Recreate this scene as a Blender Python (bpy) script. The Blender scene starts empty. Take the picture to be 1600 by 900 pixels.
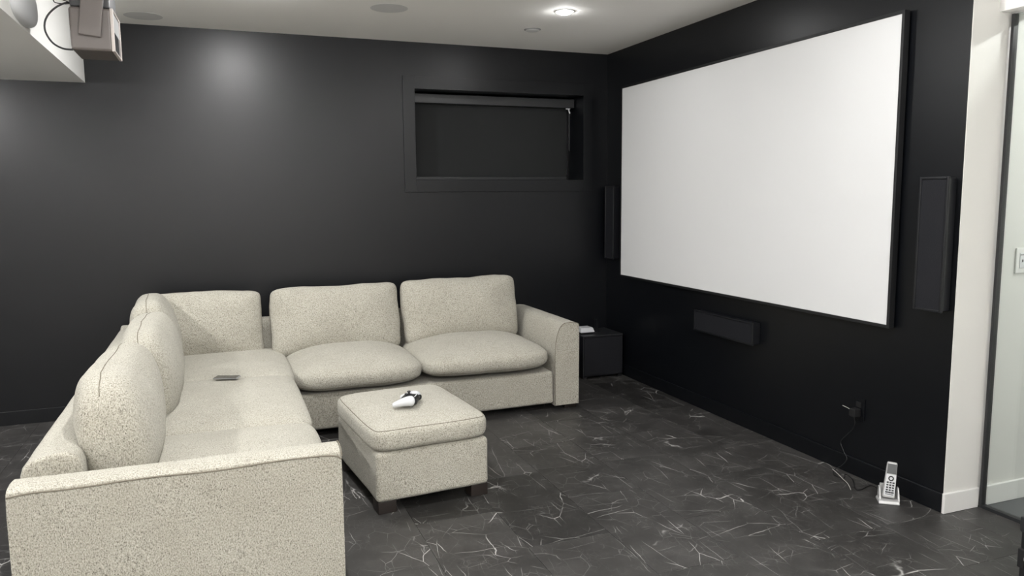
import bpy, bmesh, math, random
from mathutils import Vector, Matrix, noise
random.seed(7)
PI = math.pi
S = bpy.context.scene
COL = S.collection

# ------------------------------------------------------------------ camera
F, YAW, PITCH, ROLL = 1198.17, math.radians(20.9606), math.radians(-6.9113), math.radians(-0.4785)
CAM = Vector((-3.09695, -5.82189, 1.48986))
fw = Vector((math.sin(YAW)*math.cos(PITCH), math.cos(YAW)*math.cos(PITCH), math.sin(PITCH)))
rt = Vector((math.cos(YAW), -math.sin(YAW), 0)); up = rt.cross(fw)
r2 = math.cos(ROLL)*rt + math.sin(ROLL)*up; u2 = -math.sin(ROLL)*rt + math.cos(ROLL)*up
cd = bpy.data.cameras.new('camera'); cam = bpy.data.objects.new('camera', cd); COL.objects.link(cam)
cd.sensor_width = 36; cd.lens = 36*F/1600; cd.clip_start = .05
m = Matrix((r2, u2, -fw)).transposed().to_4x4(); m.translation = CAM
cam.matrix_world = m; S.camera = cam

# ------------------------------------------------------------------ world, exposure
w = bpy.data.worlds.new('world'); S.world = w; w.use_nodes = True
w.node_tree.nodes['Background'].inputs[0].default_value = (.8, .84, .9, 1)
w.node_tree.nodes['Background'].inputs[1].default_value = .3
vs = S.view_settings
vs.view_transform = 'Standard'; vs.look = 'None'; vs.gamma = 1; vs.use_curve_mapping = False
vs.exposure = 1.50
POT = 500.0          # emission strength of a downlight lens
H = 2.64             # ceiling height
L = -3.338           # y of the end of the black screen wall

# ------------------------------------------------------------------ materials
def mat(name, col=(.5, .5, .5), rough=.5, metal=0, spec=.5, emit=None, es=0):
    M = bpy.data.materials.new(name); M.use_nodes = True
    b = M.node_tree.nodes['Principled BSDF']
    b.inputs['Base Color'].default_value = (*col, 1); b.inputs['Roughness'].default_value = rough
    b.inputs['Metallic'].default_value = metal; b.inputs['Specular IOR Level'].default_value = spec
    if emit: b.inputs['Emission Color'].default_value = (*emit, 1); b.inputs['Emission Strength'].default_value = es
    return M
class NT:
    def __init__(s, M): s.t = M.node_tree; s.b = s.t.nodes['Principled BSDF']
    def n(s, kind, **kw):
        x = s.t.nodes.new(kind)
        for k, v in kw.items():
            if k.startswith('i_'): x.inputs[k[2:].replace('_', ' ')].default_value = v
            else: setattr(x, k, v)
        return x
    def l(s, a, b): s.t.links.new(a, b)
    def math(s, op, a, b=None, clamp=False):
        x = s.t.nodes.new('ShaderNodeMath'); x.operation = op; x.use_clamp = clamp
        for i, v in enumerate((a, b)):
            if v is None: continue
            if isinstance(v, (int, float)): x.inputs[i].default_value = v
            else: s.l(v, x.inputs[i])
        return x.outputs[0]
    def ramp(s, fac, stops):
        x = s.t.nodes.new('ShaderNodeValToRGB'); e = x.color_ramp.elements
        while len(e) < len(stops): e.new(.5)
        for q, (p, c) in zip(e, stops): q.position = p; q.color = (*c, 1) if len(c) == 3 else c
        s.l(fac, x.inputs[0]); return x.outputs[0]
    def mix(s, fac, a, b, blend='MIX'):
        x = s.t.nodes.new('ShaderNodeMix'); x.data_type = 'RGBA'; x.blend_type = blend
        for i, v in ((0, fac), (6, a), (7, b)):
            if isinstance(v, (int, float)): x.inputs[i].default_value = v
            elif isinstance(v, tuple): x.inputs[i].default_value = (*v, 1)
            else: s.l(v, x.inputs[i])
        return x.outputs[2]
    def bump(s, h, strength, dist):
        x = s.n('ShaderNodeBump', i_Strength=strength, i_Distance=dist); s.l(h, x.inputs['Height']); s.l(x.outputs[0], s.b.inputs['Normal'])

def paint(name, col, rough, tex=.15, spec=.5):
    M = mat(name, col, rough, spec=spec); t = NT(M)
    g = t.n('ShaderNodeNewGeometry')
    nz = t.n('ShaderNodeTexNoise', i_Scale=160.0, i_Detail=3.0); t.l(g.outputs['Position'], nz.inputs['Vector'])
    t.bump(nz.outputs[0], tex, .002)
    n2 = t.n('ShaderNodeTexNoise', i_Scale=1.3, i_Detail=3.0); t.l(g.outputs['Position'], n2.inputs['Vector'])
    rr = t.math('MULTIPLY_ADD', n2.outputs[0], .06); rr.node.inputs[2].default_value = rough - .03
    t.l(rr, t.b.inputs['Roughness'])
    return M
M_BLACK = paint('black_satin_paint', (.0024, .0030, .0044), .35, spec=.36)
M_BTRIM = paint('black_trim_paint', (.0024, .0030, .0044), .35, spec=.36)
M_CEIL = paint('ceiling_paint', (.92, .91, .885), .8)
M_WHITE = paint('white_wall_paint', (.86, .855, .84), .55)
M_WTRIM = paint('white_trim_paint', (.70, .695, .68), .4, .04)
M_PASS = paint('cream_white_paint', (.64, .635, .61), .5)
M_SOFF = paint('soffit_paint', (.82, .815, .795), .5, .05)

def fabric():
    M = mat('cream_boucle', (.6, .56, .47), .95, spec=.15); t = NT(M)
    tc = t.n('ShaderNodeTexCoord')
    v = t.n('ShaderNodeTexVoronoi', i_Scale=380.0); t.l(tc.outputs['Object'], v.inputs['Vector'])
    mp = t.n('ShaderNodeMapping'); mp.inputs['Scale'].default_value = (1, 1, .6); t.l(tc.outputs['Object'], mp.inputs['Vector'])
    a = t.n('ShaderNodeTexNoise', i_Scale=250.0, i_Detail=3.0, i_Roughness=.7); t.l(mp.outputs[0], a.inputs['Vector'])
    c = t.n('ShaderNodeTexNoise', i_Scale=7.0, i_Detail=4.0); t.l(tc.outputs['Object'], c.inputs['Vector'])
    base = t.ramp(a.outputs[0], [(.32, (.12, .111, .089)), (.43, (.39, .371, .312)), (.56, (.54, .520, .450)), (.74, (.67, .652, .580))])
    flecks = t.ramp(v.outputs['Distance'], [(.0, (1, 1, 1)), (.5, (.88, .88, .88)), (.9, (.45, .44, .42))])
    c1 = t.mix(.6, base, flecks, 'MULTIPLY')
    big = t.ramp(c.outputs[0], [(.3, (.93, .92, .91)), (.7, (1, 1, 1))])
    t.l(t.mix(1.0, c1, big, 'MULTIPLY'), t.b.inputs['Base Color'])
    h = t.math('SUBTRACT', a.outputs[0], t.math('MULTIPLY', v.outputs['Distance'], .6))
    t.bump(h, .55, .004)
    t.b.inputs['Sheen Weight'].default_value = .15; t.b.inputs['Sheen Roughness'].default_value = .6
    return M
M_FAB = fabric()
M_PIPE = mat('taupe_piping', (.19, .172, .138), .95, spec=.1)

def marble():
    M = mat('dark_marble_tile', (.04, .04, .04), .5); t = NT(M)
    tc = t.n('ShaderNodeTexCoord'); oi = t.n('ShaderNodeObjectInfo')
    off = t.n('ShaderNodeCombineXYZ')
    t.l(t.math('MULTIPLY', oi.outputs['Random'], 173.0), off.inputs[0]); t.l(t.math('MULTIPLY', oi.outputs['Random'], 91.0), off.inputs[1])
    va = t.n('ShaderNodeVectorMath', operation='ADD'); t.l(tc.outputs['Object'], va.inputs[0]); t.l(off.outputs[0], va.inputs[1])
    P = va.outputs[0]
    def warp(scale, amt, src):
        nz = t.n('ShaderNodeTexNoise', i_Scale=scale, i_Detail=3.0); t.l(src, nz.inputs['Vector'])
        s1 = t.n('ShaderNodeVectorMath', operation='SUBTRACT'); s1.inputs[1].default_value = (.5, .5, .5); t.l(nz.outputs['Color'], s1.inputs[0])
        s2 = t.n('ShaderNodeVectorMath', operation='SCALE'); s2.inputs['Scale'].default_value = amt; t.l(s1.outputs[0], s2.inputs[0])
        s3 = t.n('ShaderNodeVectorMath', operation='ADD'); t.l(src, s3.inputs[0]); t.l(s2.outputs[0], s3.inputs[1]); return s3.outputs[0]
    def veins(rot, sc, scale, width, wamt, mscale, mlo, mhi):
        mp = t.n('ShaderNodeMapping'); mp.inputs['Rotation'].default_value = (0, 0, rot); mp.inputs['Scale'].default_value = sc
        t.l(warp(5.0, wamt, P), mp.inputs['Vector'])
        v = t.n('ShaderNodeTexVoronoi', feature='DISTANCE_TO_EDGE', i_Scale=scale); t.l(mp.outputs[0], v.inputs['Vector'])
        line = t.ramp(v.outputs['Distance'], [(0, (1, 1, 1)), (width*.35, (.75, .75, .75)), (width, (0, 0, 0))])
        nz = t.n('ShaderNodeTexNoise', i_Scale=mscale, i_Detail=2.0); t.l(P, nz.inputs['Vector'])
        k = t.ramp(nz.outputs[0], [(mlo, (0, 0, 0)), (mhi, (1, 1, 1))])
        return t.mix(1.0, line, k, 'MULTIPLY')
    v1 = veins(.5, (1, .30, 1), 7.0, .0055, .032, 4.0, .48, .60)
    v2 = veins(-.62, (.34, 1, 1), 6.5, .0050, .035, 4.5, .49, .62)
    v3 = veins(1.1, (1, .6, 1), 13.0, .012, .045, 6.0, .45, .66)
    v4 = veins(.2, (1, .8, 1), 34.0, .035, .05, 7.0, .45, .74)
    cl = t.n('ShaderNodeTexNoise', i_Scale=4.0, i_Detail=8.0, i_Roughness=.65); t.l(P, cl.inputs['Vector'])
    base = t.ramp(cl.outputs[0], [(.25, (.020, .0189, .018)), (.5, (.037, .0352, .0338)), (.75, (.064, .0612, .059))])
    tone = t.ramp(oi.outputs['Random'], [(0, (.55, .55, .55)), (.12, (.6, .6, .6)), (.16, (.95, .95, .95)), (1, (1.1, 1.1, 1.1))])
    c = t.mix(1.0, base, tone, 'MULTIPLY')
    for v, col, a in ((v4, (.17, .165, .16), .4), (v3, (.32, .315, .305), .6), (v2, (.58, .57, .55), .8), (v1, (.62, .61, .59), .85)):
        c = t.mix(t.math('MULTIPLY', v, a), c, col)
    t.l(c, t.b.inputs['Base Color'])
    t.b.inputs['Roughness'].default_value = .42
    t.bump(cl.outputs[0], .08, .002)
    return M
M_TILE = marble()
M_GROUT = mat('dark_subfloor', (.03, .0295, .029), .8)
M_HFLOOR = paint('grey_hall_floor', (.075, .078, .082), .45, .05)
M_SCREEN = paint('matte_white_screen', (.68, .685, .69), .9, 0.0, .2)
M_FRAME = mat('black_velvet_frame', (.006, .0065, .0075), .5)
M_ALU = mat('dark_anodised_edge', (.10, .10, .105), .4, .3)
M_SPK = mat('black_speaker_body', (.006, .0065, .0085), .35)
M_GRILLE = paint('black_grille_cloth', (.0055, .006, .009), .7, .6, .35)
M_WOOD = mat('espresso_wood', (.016, .011, .009), .45)
M_TAUPE = mat('taupe_projector_shell', (.115, .100, .093), .42)
M_TAUPEL = mat('pale_projector_bezel', (.5, .45, .425), .35)
M_DGREY = mat('dark_grey_plastic', (.03, .031, .034), .5)
M_MGREY = mat('mid_grey_plastic', (.25, .25, .25), .45)
M_GLASSBLK = mat('lens_glass', (.01, .011, .013), .08)
M_BLKP = mat('black_plastic', (.010, .010, .011), .4)
M_BMET = mat('black_metal', (.018, .019, .021), .38)
M_WPL = mat('white_plastic', (.60, .61, .63), .3)
M_SILV = mat('silver_plastic', (.46, .46, .46), .35, .2)
M_LCD = mat('grey_lcd', (.10, .105, .108), .25)
M_GREYC = mat('grey_cable', (.34, .33, .31), .5)
M_GRL = mat('grey_ceiling_grille', (.66, .66, .658), .8)
M_SHADE = paint('black_roller_fabric', (.0075, .0088, .0092), .75, .4, .4)
M_LENS = [mat('lit_lens_%d' % i, (1, 1, 1), .5, emit=(1, .995, .985), es=POT*k) for i, k in enumerate((1.0, .5, .15))]
M_STEEL = mat('bright_steel', (.75, .75, .75), .25, 1)
def glass():
    M = bpy.data.materials.new('clear_glass'); M.use_nodes = True; t = M.node_tree; t.nodes.clear()
    o = t.nodes.new('ShaderNodeOutputMaterial'); mx = t.nodes.new('ShaderNodeMixShader'); fr = t.nodes.new('ShaderNodeFresnel')
    tr = t.nodes.new('ShaderNodeBsdfTransparent'); gl = t.nodes.new('ShaderNodeBsdfGlossy')
    tr.inputs[0].default_value = (.972, .995, .98, 1); gl.inputs['Roughness'].default_value = .01; fr.inputs[0].default_value = 1.45
    t.links.new(fr.outputs[0], mx.inputs[0]); t.links.new(tr.outputs[0], mx.inputs[1]); t.links.new(gl.outputs[0], mx.inputs[2]); t.links.new(mx.outputs[0], o.inputs[0])
    return M
M_GLASS = glass()

# ------------------------------------------------------------------ object helpers
def tag(o, label=None, cat=None, group=None, kind=None):
    for k, v in (('label', label), ('category', cat), ('group', group), ('kind', kind)):
        if v: o[k] = v
    return o
def link(name, me, M, parent=None):
    o = bpy.data.objects.new(name, me); COL.objects.link(o)
    if M is not None and not me.materials: me.materials.append(M)
    if parent: o.parent = parent
    return o
def obj(name, bm, M, parent=None, smooth=False, loc=None, rot=None):
    bmesh.ops.recalc_face_normals(bm, faces=bm.faces)
    me = bpy.data.meshes.new(name); bm.to_mesh(me); bm.free()
    if smooth:
        for p in me.polygons: p.use_smooth = True
        if smooth != 'all': me.set_sharp_from_angle(angle=math.radians(40))
    o = link(name, me, M, parent)
    if smooth and smooth != 'all': o.modifiers.new('weighted_normal', 'WEIGHTED_NORMAL').keep_sharp = True
    if loc: o.location = loc
    if rot: o.rotation_euler = rot
    return o
def empty(name, loc, rz=0, label=None, cat=None, group=None):
    o = bpy.data.objects.new(name, None); COL.objects.link(o); o.location = loc; o.rotation_euler = (0, 0, rz); o.empty_display_size = .1
    return tag(o, label, cat, group)
def box(bm, x0, x1, y0, y1, z0, z1, bev=0, seg=2, rot=None):
    b = bmesh.new(); bmesh.ops.create_cube(b, size=1)
    for v in b.verts: v.co = Vector(((x0+x1)/2+v.co.x*(x1-x0), (y0+y1)/2+v.co.y*(y1-y0), (z0+z1)/2+v.co.z*(z1-z0)))
    if bev: bmesh.ops.bevel(b, geom=b.edges[:], offset=bev, segments=seg, profile=.5, affect='EDGES')
    if rot: bmesh.ops.transform(b, matrix=rot, verts=b.verts)
    me = bpy.data.meshes.new('t'); b.to_mesh(me); b.free(); bm.from_mesh(me); bpy.data.meshes.remove(me)
    return bm
def bx(*a, **k): return box(bmesh.new(), *a, **k)
def bxat(o, name, x0, x1, y0, y1, z0, z1, M, bev=0, seg=2, smooth=True):
    """a box given in world coordinates, parented to unrotated thing o"""
    p = o.location
    return obj(name, bx(x0-p.x, x1-p.x, y0-p.y, y1-p.y, z0-p.z, z1-p.z, bev=bev, seg=seg), M, o, smooth=smooth if bev else False)
def lathe(bm, prof, n=32, M=None):
    """prof: (r, z) list, revolved about z"""
    rings = []
    for r, z in prof:
        if r < 1e-6: rings.append([bm.verts.new((0, 0, z))])
        else: rings.append([bm.verts.new((r*math.cos(2*PI*i/n), r*math.sin(2*PI*i/n), z)) for i in range(n)])
    for a, b in zip(rings, rings[1:]):
        for i in range(n):
            j = (i+1) % n
            if len(a) == 1 and len(b) == 1: continue
            if len(a) == 1: bm.faces.new((a[0], b[i], b[j]))
            elif len(b) == 1: bm.faces.new((a[i], b[0], a[j]))
            else: bm.faces.new((a[i], b[i], b[j], a[j]))
    if M: bmesh.ops.transform(bm, matrix=M, verts=[v for R in rings for v in R])
    return bm
def smooth_path(pts, k=6, closed=False):
    P = [Vector(p) for p in pts]; out = []; n = len(P)
    rng = range(n if closed else n-1)
    for i in rng:
        p0 = P[(i-1) % n] if closed or i > 0 else P[0]; p1 = P[i]; p2 = P[(i+1) % n]; p3 = P[(i+2) % n] if closed or i+2 < n else P[-1]
        for j in range(k):
            t = j/k
            out.append(.5*((2*p1)+(-p0+p2)*t+(2*p0-5*p1+4*p2-p3)*t*t+(-p0+3*p1-3*p2+p3)*t**3))
    if not closed: out.append(P[-1])
    return out
def tube(bm, pts, r, n=6, closed=False):
    rings = []; N = len(pts); prev = None
    for i, p in enumerate(pts):
        a = pts[(i-1) % N] if closed or i > 0 else pts[i]; b = pts[(i+1) % N] if closed or i < N-1 else pts[i]
        t = (Vector(b)-Vector(a)).normalized()
        ref = prev if prev is not None else (Vector((0, 0, 1)) if abs(t.z) < .9 else Vector((1, 0, 0)))
        s = t.cross(ref)
        if s.length < 1e-5: s = t.cross(Vector((1, 0, 0)))
        s.normalize(); q = s.cross(t).normalized(); prev = q
        rings.append([bm.verts.new(Vector(p)+r*(math.cos(2*PI*k/n)*s+math.sin(2*PI*k/n)*q)) for k in range(n)])
    M = N if closed else N-1
    for i in range(M):
        A, B = rings[i], rings[(i+1) % N]
        for k in range(n): bm.faces.new((A[k], A[(k+1) % n], B[(k+1) % n], B[k]))
    if not closed:
        bm.faces.new(rings[0]); bm.faces.new(rings[-1])
    return bm
def prism(bm, poly, axis_fn, a, b, steps=1):
    """extrude polygon poly (list of 2D) between a and b; axis_fn(u, v, t) -> Vector"""
    R = [[bm.verts.new(axis_fn(u, v, a+(b-a)*s/steps)) for u, v in poly] for s in range(steps+1)]
    n = len(poly)
    for A, B in zip(R, R[1:]):
        for i in range(n): bm.faces.new((A[i], A[(i+1) % n], B[(i+1) % n], B[i]))
    bm.faces.new(R[0]); bm.faces.new(R[-1])
    return bm

# ------------------------------------------------------------------ setting
XL, YF, XR = -6.2, -7.6, 2.6     # far left wall, wall behind the camera, hall end
T = .15
WX0, WX1, WZ0, WZ1 = -1.648, -.226, 1.610, 2.297     # window opening
bm = bmesh.new()
box(bm, XL, WX0, 0, .32, 0, H); box(bm, WX1, T, 0, .32, 0, H); box(bm, WX0, WX1, 0, .32, 0, WZ0); box(bm, WX0, WX1, 0, .32, WZ1, H)
tag(obj('wall_back', bm, M_BLACK), 'matte black back wall behind the sofa', 'wall', kind='structure')
tag(obj('wall_right', bx(0, T, L+.004, 0, 0, H), M_BLACK), 'black wall carrying the projection screen', 'wall', kind='structure')
tag(obj('wall_passage', bx(0, XR, L, L+.004, 0, H), M_PASS), 'white wall end beside the black screen wall', 'wall', kind='structure')
tag(obj('wall_left', bx(XL-T, XL, YF, 0, 0, H), M_WHITE), 'white left wall out of view', 'wall', kind='structure')
tag(obj('wall_front', bx(XL, XR, YF-T, YF, 0, H), M_WHITE), 'white wall behind the viewer', 'wall', kind='structure')
tag(obj('wall_passage_end', bx(XR, XR+T, YF, L, 0, H), M_WHITE), 'white end wall of the room behind the glass', 'wall', kind='structure')
tag(obj('ceiling', bx(XL-T, XR+T, YF-T, .32, H, H+.1), M_CEIL), 'flat white ceiling with recessed fittings', 'ceiling', kind='structure')
tag(obj('trim_soffit', bx(XL, -3.857, YF, 0, 2.246, H), M_SOFF), 'boxed white soffit dropped from the ceiling at left', 'soffit', kind='structure')
tag(obj('trim_header', bx(.156, .36, YF, L, 2.27, H), M_WHITE), 'white header above the glass partition', 'header', kind='structure')
BB = .092
tag(obj('baseboard_back', bx(XL, -.012, -.012, 0, 0, BB, bev=.002, seg=1), M_BTRIM), 'black baseboard along the back wall', 'baseboard', kind='structure')
tag(obj('baseboard_right', bx(-.012, 0, L, -.0, 0, BB, bev=.002, seg=1), M_BTRIM), 'black baseboard under the screen', 'baseboard', kind='structure')
tag(obj('baseboard_passage', bx(-.012, .211, L-.014, L, 0, BB+.004, bev=.002, seg=1), M_WTRIM), 'short white baseboard between black wall and glass', 'baseboard', kind='structure')
tag(obj('baseboard_glazed_room', bx(.245, XR, L-.014, L, 0, BB+.004, bev=.002, seg=1), M_WTRIM), 'white baseboard seen through the glass', 'baseboard', kind='structure')
tag(obj('floor_passage', bx(.25, XR, YF, L, -.1, 0), M_HFLOOR), 'plain grey floor behind the glass', 'floor', kind='structure')
tag(obj('floor_rear_bounce', bx(XL, .25, YF, -5.2, -.006, 0), paint('pale_bounce_floor', (.55, .50, .44), .5)), 'pale floor out of view behind the viewer, added to bounce light', 'floor', kind='structure')  # unseen pale floor, added to bounce light up onto the ceiling
floor = tag(obj('floor', bx(XL, .25, YF, 0, -.1, -.006), M_GROUT), 'dark grey marble-look tile floor with white veins', 'floor', kind='structure')
TW, TH, G = .39, .81, .0005
cache = {}
def tile(x0, x1, y0, y1):
    wq, hq = round(x1-x0-2*G, 4), round(y1-y0-2*G, 4)
    if wq < .01 or hq < .01: return
    if (wq, hq) not in cache:
        b = bmesh.new(); c = .0007
        lo = [b.verts.new((sx*wq/2, sy*hq/2, -.006)) for sx, sy in ((-1, -1), (1, -1), (1, 1), (-1, 1))]
        mi = [b.verts.new((sx*wq/2, sy*hq/2, -c)) for sx, sy in ((-1, -1), (1, -1), (1, 1), (-1, 1))]
        hi = [b.verts.new((sx*(wq/2-c), sy*(hq/2-c), 0)) for sx, sy in ((-1, -1), (1, -1), (1, 1), (-1, 1))]
        for A, B in ((lo, mi), (mi, hi)):
            for i in range(4): b.faces.new((A[i], A[(i+1) % 4], B[(i+1) % 4], B[i]))
        b.faces.new(hi); bmesh.ops.recalc_face_normals(b, faces=b.faces)
        me = bpy.data.meshes.new('tile'); b.to_mesh(me); b.free(); me.materials.append(M_TILE); cache[(wq, hq)] = me
    o = link('tile', cache[(wq, hq)], None, floor); o.location = ((x0+x1)/2, (y0+y1)/2, 0)
for ci in range(-1, 14):
    x1 = .02-TW*ci; x0 = x1-TW
    base = -2.13 if ci % 2 == 0 else -2.535
    for k in range(-4, 5):
        y1 = base-TH*k; y0 = y1-TH
        y1 = min(y1, 0); y0 = max(y0, -5.2)
        if y1-y0 < .02: continue
        if ci == -1:
            if y0 < L-.02: tile(.02, .25, y0, min(y1, L))
        elif ci == 0:
            if y0 >= L: tile(x0, 0, y0, y1)
            elif y1 <= L: tile(x0, x1, y0, y1)
            else: tile(x0, 0, L, y1); tile(x0, x1, y0, L)
        else: tile(x0, x1, y0, y1)

# window: casing, reveal, roller shade, pane behind it
win = tag(empty('window_1', (-.937, 0, WZ0)), 'black framed recessed basement window with black roller shade down', 'window', kind='structure')
cw = .091
for nm, a in (('casing', (WX0-cw, WX0, WZ0-cw, WZ1+cw)), ('casing', (WX1, WX1+cw, WZ0-cw, WZ1+cw)), ('casing', (WX0, WX1, WZ1, WZ1+cw)), ('casing', (WX0, WX1, WZ0-cw, WZ0))):
    bxat(win, nm, a[0], a[1], -.012, 0, a[2], a[3], M_BLACK, bev=.001)
bxat(win, 'sash_frame', WX0, WX1, .285, .32, WZ0, WZ0+.05, M_BTRIM)
bxat(win, 'sash_frame', WX0, WX1, .285, .32, WZ1-.05, WZ1, M_BTRIM)
bxat(win, 'pane', WX0, WX1, .305, .311, WZ0, WZ1, M_GLASSBLK)
sh = tag(empty('roller_shade', (-.937, .22, WZ0)), 'black roller shade with cassette filling the recessed window', 'roller shade')
bxat(sh, 'cassette', WX0+.006, WX1-.006, .15, .24, WZ1-.085, WZ1-.012, M_BMET, bev=.006)
bxat(sh, 'shade_fabric', WX0+.012, WX1-.045, .228, .230, WZ0+.02, WZ1-.08, M_SHADE)
bxat(sh, 'hem_bar', WX0+.012, WX1-.045, .219, .232, WZ0+.004, WZ0+.03, M_BMET, bev=.004)
p = sh.location
cl = bxat(sh, 'chain_clutch', WX1-.09, WX1-.052, .135, .149, WZ1-.098, WZ1-.09, M_WPL, bev=.002)
ch = obj('pull_tab', bx(-.005, .005, -.004, .004, -.036, 0, bev=.002), M_WPL, sh, smooth=True, loc=(WX1-.066-p.x, .14-p.y, WZ1-.098-p.z), rot=(0, -.35, 0))
obj('bead_chain', tube(bmesh.new(), [Vector((WX1-.06-p.x, .14-p.y, z-p.z)) for z in (WZ1-.13, WZ0+.25)], .002), M_BMET, sh)

# ------------------------------------------------------------------ sectional sofa
sofa = empty('sectional_sofa', (-2.9, -1.6, 0), label='cream heathered fabric L-shaped sectional sofa with loose back cushions', cat='sofa')
SO = sofa.location
def sof(name, bm, M=M_FAB, parent=None, smooth='all'):
    o = obj(name, bm, M, parent or sofa, smooth=smooth)
    if not parent: o.location = -SO
    return o
def wob(bm, amp, sc=6.0, seed=0):
    for v in bm.verts:
        d = noise.noise_vector(v.co*sc+Vector((seed*3.1, seed*1.7, 0)))
        v.co += amp*d
def rbox(x0, x1, y0, y1, z0, z1, bev, seg=4, cuts=0, wobble=0, seed=0):
    b = bx(x0, x1, y0, y1, z0, z1, bev=bev, seg=seg)
    if cuts:
        bmesh.ops.subdivide_edges(b, edges=[e for e in b.edges if e.calc_length() > .08], cuts=cuts, use_grid_fill=True)
    if wobble: wob(b, wobble, 5, seed)
    return b
FY, BY = -1.080, -.085          # front and back plane of the run along the back wall
FX, BX = -2.730, -3.745         # front and back plane of the run along the left
AX = -.783                      # outside of right arm
AY = -3.180                     # outside of near arm
Z0 = .045
sof('base', rbox(BX+.05, -.97, FY+.012, BY-.03, Z0, .276, .022, cuts=6, wobble=.004), smooth=True)
sof('base', rbox(BX+.05, FX-.012, AY+.19, FY+.02, Z0, .292, .022, cuts=6, wobble=.004, seed=2), smooth=True)
# backrests with a crowned top
def backrest(along, a, b, seed):
    pts = []
    prof = [(0, Z0), (0, .50)]                                   # u: 0 outside .. .205 inside
    prof += [(.002, .585), (.010, .612), (.030, .630), (.070, .645), (.115, .653), (.150, .650), (.173, .635), (.184, .605), (.186, .56), (.186, Z0)]
    bm_ = bmesh.new()
    if along == 'x': fn = lambda u, v, t: Vector((t, BY-u, v))
    else: fn = lambda u, v, t: Vector((BX+u, t, v))
    prism(bm_, prof, fn, a, b, 10)
    caps = [f for f in bm_.faces if len(f.verts) > 4]
    bmesh.ops.bevel(bm_, geom=list({e for f in caps for e in f.edges}), offset=.014, segments=3, profile=.5, affect='EDGES')
    wob(bm_, .003, 5, seed)
    return sof('backrest', bm_, smooth=True)
backrest('x', BX+.02, -2.735, 1); backrest('x', -2.732, -.955, 2)
backrest('y', BY-.02, -1.945, 3); backrest('y', -1.952, -2.985, 4)
# arms: flared profile, u across from outside (0) to inside (.18)
arm_prof = [(0, .03), (0, .30), (0, .52), (.000, .585), (.004, .600), (.02, .609), (.06, .614), (.10, .611), (.124, .601), (.143, .580), (.157, .552), (.167, .52), (.174, .48), (.179, .43), (.181, .36), (.181, .03)]
def arm(fn, a, b, seed):
    bm_ = bmesh.new(); prism(bm_, arm_prof, fn, a, b, 12)
    caps = [f for f in bm_.faces if len(f.verts) > 4]
    bmesh.ops.bevel(bm_, geom=list({e for f in caps for e in f.edges}), offset=.008, segments=3, profile=.5, affect='EDGES')
    wob(bm_, .0035, 5, seed)
    return sof('arm', bm_, smooth=True)
fr = lambda u, v, t: Vector((AX-u, t, v))
a1 = arm(fr, FY, BY-.01, 5)
fl = lambda u, v, t: Vector((t, AY+u, v))
a2 = arm(fl, FX, BX+.005, 6)
def warp_pts(pts, amp, seed):
    return [Vector(q)+amp*noise.noise_vector(Vector(q)*5+Vector((seed*3.1, seed*1.7, 0))) for q in pts]
def pip(name, pts, parent, r=.0022, seed=None, amp=.0035, closed=False):
    if seed is not None: pts = warp_pts(pts, amp, seed)
    return obj(name, tube(bmesh.new(), pts, r, 6, closed), M_PIPE, parent, smooth='all')
pip('piping', smooth_path([fr(u, v, FY+.0015) for u, v in arm_prof[3:]], 4), a1, seed=5)
pip('piping', smooth_path([fr(.0, .594, FY+.0)]+[fr(0, .594, FY+.1*i) for i in range(1, 10)], 4), a1, seed=5)
# near arm: seam along the outer top edge dipping at both ends
pip('piping', smooth_path([fl(-.001, .575, FX-.001), fl(-.001, .588, FX-.02)]+[fl(.0, .594+.003*math.sin(i*1.3), FX-.06-.088*i) for i in range(11)]+[fl(-.001, .588, BX+.008)], 4), a2, r=.0027, seed=6)
pip('piping', smooth_path([fl(u, v, FX-.0005) for u, v in arm_prof[3:]], 4), a2, seed=6)

def supmap(p, dims, kh, kv, crown_t, crown_b, bulge, seed, wr, loaf=False):
    a, b, c = p
    if loaf:
        h = (abs(b)**kv+abs(c)**kv)**(1/kv); r = (h**kh+abs(a)**kh)**(1/kh)
    else:
        h = (abs(a)**kh+abs(b)**kh)**(1/kh); r = (h**kv+abs(c)**kv)**(1/kv)
    q = Vector((a/r, b/r, c/r))
    v = Vector((q.x*dims[0]/2, q.y*dims[1]/2, q.z*dims[2]/2))
    k = max(0, 1-q.x*q.x)*max(0, 1-q.y*q.y)
    v.z += k*(crown_t*max(q.z, 0)-crown_b*max(-q.z, 0))
    v.y += bulge*q.y*(1-q.x*q.x)*(1-q.z*q.z)
    v.x += bulge*.5*q.x*(1-q.y*q.y)*(1-q.z*q.z)
    nv = noise.noise_vector(v*4.5+Vector((seed*7.3, seed*2.9, seed)))
    n2 = noise.noise_vector(v*14+Vector((seed*1.3, seed*4.9, seed)))
    return v+wr*nv+wr*.3*n2
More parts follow.
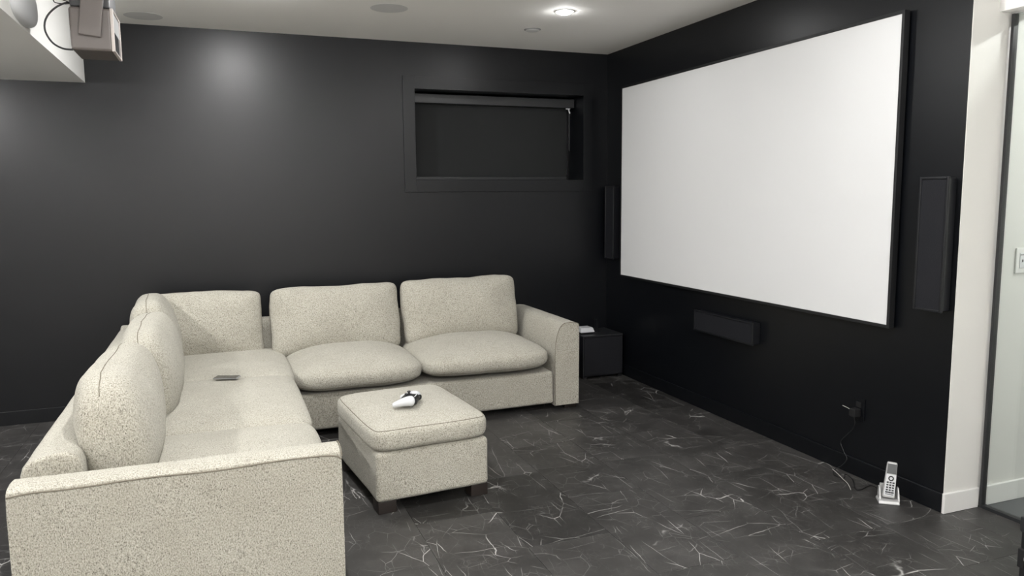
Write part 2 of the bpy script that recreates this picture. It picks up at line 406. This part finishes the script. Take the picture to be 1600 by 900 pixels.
def cushion(name, dims, M4, kh=7, kv=2.6, crown_t=.03, crown_b=.0, bulge=.0, seed=0, wr=.008, n=18, rings=(0,), parent=None, loaf=False, toponly=False):
    par = parent or sofa
    bm_ = bmesh.new(); bmesh.ops.create_cube(bm_, size=2)
    bmesh.ops.subdivide_edges(bm_, edges=bm_.edges[:], cuts=n, use_grid_fill=True)
    fn = lambda p: supmap(p, dims, kh, kv, crown_t, crown_b, bulge, seed, wr, loaf)
    for v in bm_.verts:
        s = [math.sin(t*PI/2)*.35+t*.65 for t in v.co]
        v.co = M4 @ fn(s)
    o = obj(name, bm_, M_FAB, par, smooth='all')
    if par is sofa: o.location = -SO
    for c in rings:
        pts = []
        for sx in range(4):
            for i in range(20):
                t = -1+2*i/20; t = math.sin(t*PI/2)*.35+t*.65
                pts.append([(t, -1), (1, t), (-t, 1), (-1, -t)][sx])
        pp = []
        for a, b in pts:
            q = fn((a, b, c)); e = fn((a*.98, b*.98, c)); d = q-e
            d = d.normalized() if d.length > 1e-6 else Vector((0, 0, 0))
            pp.append(M4 @ (q+d*.0006))
        if toponly: pp = pp[36:64]
        obj('piping', tube(bmesh.new(), pp, .0020, 6, not toponly), M_PIPE, o, smooth='all')
    return o
def MT(x, y, z, rx=0, ry=0, rz=0):
    return Matrix.Translation((x, y, z)) @ Matrix.Rotation(rz, 4, 'Z') @ Matrix.Rotation(ry, 4, 'Y') @ Matrix.Rotation(rx, 4, 'X')
# seat cushions, right run
sc_f, sc_b = -1.125, -.33
def seat(x0, x1, y0, y1, z0, z1, **k):
    return cushion('seat_cushion', (x1-x0, y1-y0, z1-z0), MT((x0+x1)/2, (y0+y1)/2, (z0+z1)/2), **k)
seat(-2.715, -1.888, -1.128, -.30, .270, .462, kh=6, kv=3.0, crown_t=.042, bulge=.02, seed=1, rings=(-.45,), wr=.006)
seat(-1.890, -.985, -1.128, -.30, .283, .470, kh=6, kv=3.0, crown_t=.047, bulge=.02, seed=2, rings=(-.45,), wr=.006)
# left run: corner, middle, near
seat(-3.56, -2.705, -1.22, -.29, .292, .468, kh=16, kv=4, crown_t=.022, bulge=.006, seed=3, rings=(-.5,), wr=.005)
seat(-3.56, -2.715, -2.205, -1.16, .292, .470, kh=16, kv=4, crown_t=.030, bulge=.010, seed=4, rings=(-.5,), wr=.005)
seat(-3.56, -2.715, -3.005, -2.195, .292, .466, kh=16, kv=4, crown_t=.028, bulge=.010, seed=5, rings=(-.5,), wr=.005)
# back cushions: local X width, local Y height, local Z thickness (front = +Z)
def backcush(cx, cy, zb, wid, hei, thk, facing, lean, roll=0, **k):
    """bottom centre (cx, cy, zb); facing = angle of the front normal about z"""
    Mx = Matrix.Translation((cx, cy, zb)) @ Matrix.Rotation(facing, 4, 'Z') @ Matrix.Rotation(PI/2, 4, 'X')
    # after the X turn: local Y -> up, local Z -> -y (facing the viewer)
    Mx = Mx @ Matrix.Rotation(-lean, 4, 'X') @ Matrix.Rotation(roll, 4, 'Z') @ Matrix.Translation((0, hei/2, 0))
    return cushion('back_cushion', (wid, hei, thk), Mx, **k)
kw = dict(kh=13, kv=2.8, crown_t=.030, crown_b=.02, bulge=.0, wr=.014)
backcush(-2.345, -.465, .405, .885, .475, .215, 0, .22, .012, seed=11, **kw)
backcush(-1.430, -.455, .420, .875, .475, .215, 0, .22, .022, seed=12, **kw)
backcush(-3.195, -.440, .400, .70, .470, .20, 0, .16, -.01, seed=13, **kw)
kl = dict(kh=5, kv=3.0, crown_t=.022, crown_b=.02, bulge=.0, wr=.012, loaf=True, toponly=True)
backcush(-3.435, -.700, .415, .62, .485, .21, PI/2, .16, .0, seed=14, **kl)
backcush(-3.408, -1.520, .415, .98, .465, .225, PI/2, .13, .0, seed=15, **kl)
backcush(-3.450, -2.460, .415, .88, .455, .235, PI/2, .14, .0, seed=16, **kl)
# legs
for x, y in ((-.835, FY+.07), (-.90, BY-.08), (-2.70, BY-.08), (-3.66, BY-.08), (-3.66, AY+.08), (FX-.08, AY+.08), (FX-.10, FY-.10), (-1.8, FY+.12)):
    sof('leg', bx(x-.045, x+.045, y-.04, y+.04, 0, .05, bev=.004), M_WOOD, smooth=True)

# ------------------------------------------------------------------ ottoman
OW, OD = .575, .745
ott = empty('ottoman', (-2.21, -1.98, 0), math.radians(5.4), 'square cream fabric ottoman with thick top cushion and dark block feet', 'ottoman')
b = rbox(-OW/2, OW/2, -OD/2, OD/2, .055, .298, .022, cuts=4, wobble=.003, seed=9)
obj('base', b, M_FAB, ott, smooth=True)
cushion('top_cushion', (OW+.03, OD+.02, .140), MT(0, 0, .352), kh=9, kv=4.5, crown_t=.026, bulge=.008, seed=21, rings=(.72, -.84), wr=.004, parent=ott)
for sx in (-1, 1):
    for sy in (-1, 1):
        x, y = sx*(OW/2-.05), sy*(OD/2-.05)
        obj('leg', bx(x-.045, x+.045, y-.045, y+.045, 0, .06, bev=.004), M_WOOD, ott, smooth=True)

# game controller on the ottoman: local +Y = grips, local X = width
def controller(loc, rz):
    t = empty('game_controller', loc, rz, 'white and black wireless game controller on the ottoman', 'controller')
    def blob(cx, cy, cz, sx, sy, sz, rot=0, n=10, k=2.6):
        b_ = bmesh.new(); bmesh.ops.create_cube(b_, size=2); bmesh.ops.subdivide_edges(b_, edges=b_.edges[:], cuts=n, use_grid_fill=True)
        for v in b_.verts:
            r = sum(abs(c)**k for c in v.co)**(1/k); v.co = v.co/r
            v.co = Vector((v.co.x*sx, v.co.y*sy, v.co.z*sz))
        bmesh.ops.transform(b_, matrix=MT(cx, cy, cz, rz=rot), verts=b_.verts); return b_
    body = blob(0, -.004, .031, .056, .040, .022, k=3.5)
    obj('body', body, M_BLKP, t, smooth='all')
    for s in (-1, 1):
        g = bmesh.new(); path = smooth_path([(s*.040, -.034, .032), (s*.052, -.014, .035), (s*.064, .020, .030), (s*.072, .050, .021), (s*.073, .066, .017)], 5)
        rad = [.014, .022, .028, .031, .0315, .031, .030, .029, .0275, .026, .0245, .023, .0215, .020, .019, .018, .017, .016, .0145, .0125, .008]
        rings = []
        for i, q in enumerate(path):
            tq = (path[min(i+1, len(path)-1)]-path[max(i-1, 0)]).normalized(); sd = tq.cross(Vector((0, 0, 1))).normalized(); uq = sd.cross(tq)
            r = rad[min(i, len(rad)-1)]
            rings.append([g.verts.new(q+r*(math.cos(2*PI*k/14)*sd+.82*math.sin(2*PI*k/14)*uq)) for k in range(14)])
        for A, B in zip(rings, rings[1:]):
            for k in range(14): g.faces.new((A[k], A[(k+1) % 14], B[(k+1) % 14], B[k]))
        g.faces.new(rings[0]); g.faces.new(rings[-1])
        obj('grip', g, M_WPL, t, smooth='all')
        st = lathe(bmesh.new(), [(0, .066), (.007, .067), (.0095, .064), (.0085, .060), (.005, .058), (.005, .045), (0, .045)], 18, Matrix.Translation((s*.025, .008, 0)))
        obj('thumbstick', st, M_BLKP, t, smooth=True)
        tr = blob(s*.045, -.042, .030, .017, .010, .013); obj('trigger', tr, M_BLKP, t, smooth='all')
    obj('touchpad', bx(-.026, .026, -.036, .000, .044, .051, bev=.003), M_WPL, t, smooth=True)
    obj('button', lathe(bmesh.new(), [(0, .057), (.0045, .056), (.005, .050), (0, .05)], 12, Matrix.Translation((.053, -.010, 0))), M_MGREY, t, smooth=True)
    obj('direction_pad', bx(-.062, -.044, -.016, .000, .050, .057, bev=.002), M_MGREY, t, smooth=True)
    return t
controller((-2.235, -2.11, .441), math.radians(62))
# smartphone on the corner seat
ph = empty('smartphone', (-3.088, -1.375, .497), math.radians(-22), 'thin dark smartphone lying on the sofa corner seat', 'phone')
obj('shell', bx(-.066, .066, -.032, .032, 0, .008, bev=.003), M_MGREY, ph, smooth=True)
obj('display', bx(-.062, .062, -.031, .031, .0078, .0086), M_GLASSBLK, ph)

# ------------------------------------------------------------------ projection screen and speakers on the right wall
scr = empty('projection_screen', (-.02, -1.667, .83), label='large white fixed-frame projection screen on the black wall', cat='projection screen')
SY0, SY1, SZ0, SZ1 = -3.003, -.332, .840, 2.319
bxat(scr, 'screen_surface', -.043, -.038, SY0, SY1, SZ0, SZ1, M_SCREEN)
fw_ = .016
for a in ((SY0-fw_, SY0, SZ0-fw_, SZ1+fw_), (SY1, SY1+fw_, SZ0-fw_, SZ1+fw_), (SY0, SY1, SZ1, SZ1+fw_), (SY0, SY1, SZ0-fw_, SZ0)):
    bxat(scr, 'frame_bar', -.047, -.012, a[0], a[1], a[2], a[3], M_FRAME, bev=.002)
for z in (SZ0+.1, SZ1-.12):
    for y in (SY0+.4, SY1-.4):
        bxat(scr, 'wall_bracket', -.014, 0, y-.04, y+.04, z-.02, z+.02, M_BMET)
def speaker(y0, y1, z0, z1, dep, label):
    s = empty('wall_speaker', (0, (y0+y1)/2, z0), label=label, cat='speaker', group='slim black wall speakers around the screen')
    bxat(s, 'cabinet', -dep+.012, 0, y0+.006, y1-.006, z0+.006, z1-.006, M_SPK, bev=.006)
    f = .012
    for a in ((y0, y0+f, z0, z1), (y1-f, y1, z0, z1), (y0+f, y1-f, z0, z0+f), (y0+f, y1-f, z1-f, z1)):
        bxat(s, 'bezel', -dep, -dep+.014, a[0], a[1], a[2], a[3], M_SPK, bev=.003)
    bxat(s, 'grille', -dep+.004, -dep+.010, y0+f, y1-f, z0+f, z1-f, M_GRILLE)
    return s
speaker(-3.315, -3.162, .942, 1.556, .062, 'tall slim black speaker on the wall right of the screen')
speaker(-.232, -.082, .955, 1.556, .062, 'tall slim black speaker between room corner and screen')
speaker(-2.022, -1.392, .556, .700, .062, 'wide low black speaker mounted beneath the screen')

# ------------------------------------------------------------------ outlet, plug, cables, cordless phone
out = empty('wall_outlet', (0, -2.817, .312), label='black wall outlet plate low on the black wall', cat='outlet')
bxat(out, 'cover_plate', -.007, 0, -2.855, -2.779, .305, .420, M_BTRIM, bev=.002)
for z in (.343, .386): bxat(out, 'socket', -.010, -.006, -2.834, -2.800, z-.014, z+.014, M_BLKP, bev=.003)
ad = empty('power_adapter', (-.01, -2.817, .33), label='black plug adapter in the wall outlet with thin cord to the phone', cat='adapter')
bxat(ad, 'adapter_body', -.052, -.010, -2.838, -2.796, .325, .368, M_BLKP, bev=.005)
pd = [(-.045, -2.80, .36), (-.065, -2.79, .372), (-.075, -2.775, .378)]
obj('lead_stub', tube(bmesh.new(), smooth_path([Vector(q)-ad.location for q in pd], 5), .0022), M_GREYC, ad, smooth='all')
c1 = [(-.035, -2.815, .325), (-.022, -2.812, .285), (-.016, -2.785, .238), (-.014, -2.735, .185), (-.014, -2.712, .15), (-.014, -2.735, .11), (-.018, -2.765, .075), (-.03, -2.745, .035), (-.05, -2.715, .004), (-.11, -2.775, .004), (-.10, -2.83, .004), (-.05, -2.79, .004), (-.07, -2.86, .004), (-.155, -2.965, .004), (-.14, -2.985, .004), (-.09, -2.97, .004), (-.045, -2.965, .004), (-.06, -3.04, .004), (-.105, -3.10, .005)]
obj('cord', tube(bmesh.new(), [q-ad.location for q in smooth_path(c1, 8)], .0022), M_BLKP, ad, smooth='all')
c2 = [(-.066, -2.715, .0095), (-.09, -2.775, .010), (-.12, -2.84, .010), (-.15, -2.91, .009), (-.185, -2.965, .003)]
tag(obj('charging_cable', tube(bmesh.new(), smooth_path(c2, 6), .0022), M_GREYC, smooth='all'), 'short pale grey cable lying on the floor by baseboard', 'cable')

cp = empty('phone_cradle', (-.13, -3.142, 0), math.radians(-36), 'silver charging cradle on the floor under the outlet', 'phone cradle')
def taper(w0, w1, d0, d1, z0, z1, bev, y0=0, y1=0):
    b_ = bmesh.new(); V = []
    for (w_, d_, z_, yy) in ((w0, d0, z0, y0), (w1, d1, z1, y1)):
        V.append([b_.verts.new((sx*w_/2, yy+sy*d_/2, z_)) for sx, sy in ((-1, -1), (1, -1), (1, 1), (-1, 1))])
    for i in range(4): b_.faces.new((V[0][i], V[0][(i+1) % 4], V[1][(i+1) % 4], V[1][i]))
    b_.faces.new(V[0]); b_.faces.new(V[1])
    bmesh.ops.recalc_face_normals(b_, faces=b_.faces)
    bmesh.ops.bevel(b_, geom=b_.edges[:], offset=bev, segments=3, profile=.5, affect='EDGES'); return b_
obj('base', taper(.096, .090, .085, .072, 0, .016, .005), M_SILV, cp, smooth=True)
for s in (-1, 1): obj('side_cheek', taper(.010, .007, .055, .026, .010, .070, .003, .004, .016), M_SILV, cp, smooth=True, loc=(.004+s*.041, 0, 0))
obj('back_rest', taper(.066, .060, .016, .010, .012, .075, .003, .037, .047), M_SILV, cp, smooth=True)
hs = empty('cordless_handset', (-.13, -3.142, .0205), math.radians(-36), 'silver and white cordless phone handset standing in its cradle', 'telephone')
LEAN = Matrix.Rotation(.11, 4, 'Y') @ Matrix.Rotation(-.20, 4, 'X')
def hp(name, b_, M_, par=None, sm=True):
    bmesh.ops.transform(b_, matrix=Matrix.Translation((0, -.006, .002)) @ LEAN, verts=b_.verts); return obj(name, b_, M_, par or hs, smooth=sm)
body = hp('body', taper(.056, .046, .022, .018, 0, .172, .007), M_SILV)
hp('keypad_panel', taper(.048, .044, .002, .002, .010, .112, .0008, -.0112, -.0104), M_WPL)
hp('display', taper(.042, .040, .003, .003, .116, .163, .001, -.0102, -.0094), M_LCD)
Rx = Matrix.Translation((0, -.0115, .094)) @ Matrix.Rotation(PI/2, 4, 'X')
hp('navigation_ring', lathe(bmesh.new(), [(.007, 0), (.007, .002), (.0125, .002), (.0125, 0)], 24, Rx), M_BLKP)
for r_, zz in enumerate((.074, .062, .050, .038, .027)):
    for c_ in (-1, 0, 1):
        wd = .0045 if r_ != 4 else .006
        hp('key', bx(c_*.013-wd, c_*.013+wd, -.0136, -.0112, zz-.0035, zz+.0035), M_DGREY, sm=False)
hp('key', bx(-.018, .018, -.0136, -.0112, .016, .019), M_DGREY, sm=False)

# ------------------------------------------------------------------ subwoofer and devices in the corner
sub = empty('subwoofer', (-.21, -.19, 0), label='black cube subwoofer cabinet tucked in the room corner', cat='subwoofer')
bxat(sub, 'cabinet', -.395, -.030, -.355, -.03, .018, .352, M_SPK, bev=.006)
bxat(sub, 'top_trim', -.392, -.033, -.358, -.035, .346, .356, M_BMET, bev=.002)
bxat(sub, 'grille', -.385, -.040, -.362, -.355, .03, .335, M_GRILLE, bev=.002)
for x in (-.37, -.055):
    for y in (-.33, -.055): bxat(sub, 'foot', x-.018, x+.018, y-.018, y+.018, 0, .02, M_BLKP)
db = empty('white_device', (-.31, -.21, .356), label='small white wedge-shaped device on top of the subwoofer', cat='device')
obj('shell', taper(.13, .105, .13, .10, .012, .05, .006), M_WPL, db, smooth=True)
obj('base', bx(-.055, .055, -.055, .055, 0, .013, bev=.003), M_BLKP, db, smooth=True)
stn = empty('headset_stand', (-.205, -.20, .356), label='black curved stand beside the white device on the subwoofer', cat='stand')
obj('base', lathe(bmesh.new(), [(0, 0), (.038, 0), (.038, .005), (.030, .009), (0, .009)], 24), M_BLKP, stn, smooth=True)
bm_ = bmesh.new(); pr = [(-.012, .006), (.0, .008), (.012, .03), (.014, .07), (.004, .105), (-.002, .105), (.004, .07), (.003, .035), (-.008, .014)]
prism(bm_, pr, lambda u, v, t: Vector((u, t, v)), -.022, .022); obj('curved_arm', bm_, M_SPK, stn, smooth=True)
obj('power_light', lathe(bmesh.new(), [(0, .003), (.003, .002), (.003, 0), (0, 0)], 10, MT(.0, -.034, .007)), M_STEEL, stn)

# ------------------------------------------------------------------ glass partition and switch
gp = empty('glass_partition', (.228, L-.02, 0), label='clear glass partition with black channel frame at the right edge', cat='glass partition')
bxat(gp, 'wall_channel', .213, .243, L-.028, L-.0145, 0, 2.262, M_BMET, bev=.0015)
bxat(gp, 'floor_track', .213, .243, -6.3, L-.028, 0, .016, M_BMET, bev=.0015)
bxat(gp, 'glass_pane', .223, .233, -4.05, L-.026, .012, 2.262, M_GLASS)
bxat(gp, 'glass_pane', .223, .233, -6.3, -4.055, .012, 2.262, M_GLASS)
sw = empty('light_switch', (.40, L, 1.11), label='white dimmer switch plate on the wall behind the glass', cat='switch')
bxat(sw, 'cover_plate', .362, .438, L-.008, L, 1.108, 1.226, M_WTRIM, bev=.003)
bxat(sw, 'rocker', .383, .417, L-.011, L-.007, 1.132, 1.202, M_WPL, bev=.002)
bxat(sw, 'indicator', .396, .403, L-.0125, L-.010, 1.160, 1.172, M_DGREY)
bxat(sw, 'slider_slot', .385, .414, L-.0122, L-.0105, 1.192, 1.197, M_MGREY)

# black hard case at the lower right corner
hc = empty('hard_case', (-.31, -4.14, 0), label='black hard case with a small latch at the lower right corner', cat='case')
bxat(hc, 'shell', -.430, -.18, -4.30, -4.0, .0, .30, M_BLKP, bev=.012)
bxat(hc, 'lid', -.434, -.176, -4.304, -3.996, .262, .322, M_BMET, bev=.008)
lt = bxat(hc, 'latch', -.447, -.428, -4.030, -4.006, .135, .205, M_BLKP, bev=.003)
bxat(hc, 'latch_pin', -.450, -.440, -4.042, -4.030, .166, .180, M_STEEL, bev=.002)

# ------------------------------------------------------------------ ceiling fittings
def pot(x, y, z, label, dim=0):
    t = empty('recessed_light', (x, y, z), label=label, cat='ceiling light', group='recessed downlights')
    obj('trim_ring', lathe(bmesh.new(), [(.046, 0), (.046, -.003), (.058, -.005), (.064, -.003), (.065, 0)], 36), M_WTRIM, t, smooth=True)
    obj('lens', lathe(bmesh.new(), [(0, -.022), (.016, -.0205), (.030, -.016), (.040, -.010), (.046, -.002)], 32), M_LENS[dim], t)
pot(-.975, -1.255, H, 'lit round recessed downlight in the ceiling near the screen', 2)
for x, z, q in ((-.975, H, 'over the open floor'), (-2.9, H, 'over the sofa'), (-4.85, 2.246, 'in the soffit')):
    for y, n_ in ((-1.255, 'near the back wall'), (-3.2, 'midway along the room'), (-5.15, 'above the viewer'), (-7.1, 'added behind the viewer')):  # out-of-view grid; the row behind the viewer is added for bounce light
        if x == -.975 and y == -1.255: continue
        pot(x, y, z, 'recessed downlight out of view %s, %s' % (q, n_), 1 if x == -.975 or y == -5.15 else 0)
for i, x in enumerate((-1.95, -3.4)): pot(x, -7.1, H, 'added recessed downlight out of view at the rear wall, %s of the bounce pair' % ('right' if i == 0 else 'left'))  # extra unseen pair, added at the rear for more bounce
pot(1.15, -4.05, H, 'recessed downlight out of view in the glazed room, nearest the wall')
pot(1.30, -6.2, H, 'recessed downlight out of view in the glazed room, farther from the wall')
def cspk(x, y, label):
    t = empty('ceiling_speaker', (x, y, H), label=label, cat='ceiling speaker', group='round in-ceiling speakers')
    obj('rim', lathe(bmesh.new(), [(.106, 0), (.106, -.0008), (.112, -.0010), (.115, -.0005), (.115, 0)], 40), M_GRL, t, smooth=True)
    obj('grille', lathe(bmesh.new(), [(0, -.0012), (.06, -.0012), (.106, -.0008)], 40), M_GRL, t, smooth=True)
cspk(-2.037, -.974, 'round grey in-ceiling speaker grille above the middle of the sofa')
cspk(-3.466, -.269, 'round grey in-ceiling speaker grille close to the back wall and projector')
sp = empty('ceiling_sprinkler_cover', (-.964, -.697, H), label='small round white ceiling cap with a dark slot near the downlight', cat='ceiling cap')
obj('cap', lathe(bmesh.new(), [(0, -.012), (.045, -.011), (.050, -.008), (.046, -.006)], 32), M_GRL, sp, smooth=True)
obj('recess', lathe(bmesh.new(), [(.044, -.007), (.052, -.002), (.058, -.003), (.060, 0)], 32), M_MGREY, sp, smooth=True)

# ------------------------------------------------------------------ projector hung beside the soffit
PX0, PX1, PY0, PY1, PZ0, PZ1 = -3.668, -3.496, -1.81, -1.53, 2.155, 2.345
pj = empty('projector', (-3.58, -1.67, H), label='taupe box projector hanging from the ceiling beside the soffit', cat='projector')
bxat(pj, 'body', PX0, PX1, PY0, PY1, PZ0, PZ1, M_TAUPE, bev=.014, seg=4)
f = .008
for a in ((PY0, PY0+f, PZ0, PZ1), (PY1-f, PY1, PZ0, PZ1), (PY0+f, PY1-f, PZ0, PZ0+f), (PY0+f, PY1-f, PZ1-f, PZ1)):
    bxat(pj, 'front_bezel', PX1-.006, PX1+.008, a[0], a[1], a[2], a[3], M_TAUPEL, bev=.003)
bxat(pj, 'front_panel', PX1-.004, PX1+.002, PY0+f, PY1-f, PZ0+.095, PZ1-f, M_MGREY)
bxat(pj, 'lens_window', PX1-.004, PX1+.003, PY0+f, PY1-f, PZ0+f, PZ0+.095, M_GLASSBLK)
# gimbal arm plates on both sides, leaning a little, and the dark ceiling base
for yy, s in ((PY0-.012, 1), (PY1+.012, -1)):
    b = bx(-.046, .046, -.006, .006, -.13, .13, bev=.0055, seg=3)
    obj('bracket_arm', b, M_TAUPE, pj, smooth=True, loc=(-3.572+3.58, yy+1.67, 2.345-H), rot=(0, .12, 0))
bxat(pj, 'bracket_bridge', -3.60, -3.51, PY0-.018, PY1+.018, 2.46, 2.475, M_TAUPE, bev=.004)
bxat(pj, 'vent_base', PX0+.004, PX1-.004, PY0+.01, PY1-.01, PZ1, PZ1+.10, M_DGREY, bev=.012)
p = pj.location
obj('ceiling_mount', lathe(bmesh.new(), [(0, -.165), (.03, -.165), (.03, -.03), (.07, -.02), (.075, 0)], 24), M_DGREY, pj, smooth=True, loc=(.02, 0, 0))
cb = [(-3.66, -1.80, 2.155), (-3.70, -1.80, 2.158), (-3.738, -1.80, 2.180), (-3.762, -1.80, 2.222), (-3.764, -1.80, 2.262), (-3.748, -1.80, 2.30), (-3.715, -1.80, 2.335), (-3.68, -1.79, 2.358), (-3.665, -1.77, 2.365)]
tag(obj('projector_cable', tube(bmesh.new(), smooth_path(cb, 6), .0042, 8), M_BLKP, smooth='all'), 'black cable looping from the projector back to its top', 'cable')
cb = [(-3.66, -1.79, 2.362), (-3.70, -1.80, 2.372), (-3.722, -1.80, 2.366), (-3.715, -1.80, 2.355), (-3.68, -1.80, 2.352), (-3.652, -1.79, 2.36)]
tag(obj('cable_tie', tube(bmesh.new(), smooth_path(cb, 6), .0022, 8), M_BLKP, smooth='all'), 'thin black cord loop above the projector cable', 'cord')
# glossy white rounded housing on the soffit side
dm = empty('white_housing', (-3.857, -1.78, 2.34), label='glossy white rounded housing on the side of the soffit', cat='housing')
b = bmesh.new(); bmesh.ops.create_cube(b, size=2); bmesh.ops.subdivide_edges(b, edges=b.edges[:], cuts=10, use_grid_fill=True)
for v in b.verts:
    r = sum(abs(c)**2.8 for c in v.co)**(1/2.8); q = v.co/r
    v.co = Vector((.05*max(q.x, -.0), .20*q.y, .085*q.z))
obj('shell', b, M_WPL, dm, smooth='all')
obj('screw', lathe(bmesh.new(), [(0, .004), (.006, .003), (.006, 0)], 12, Matrix.Translation((.04, -.02, .03)) @ Matrix.Rotation(PI/2, 4, 'Y')), M_STEEL, dm)
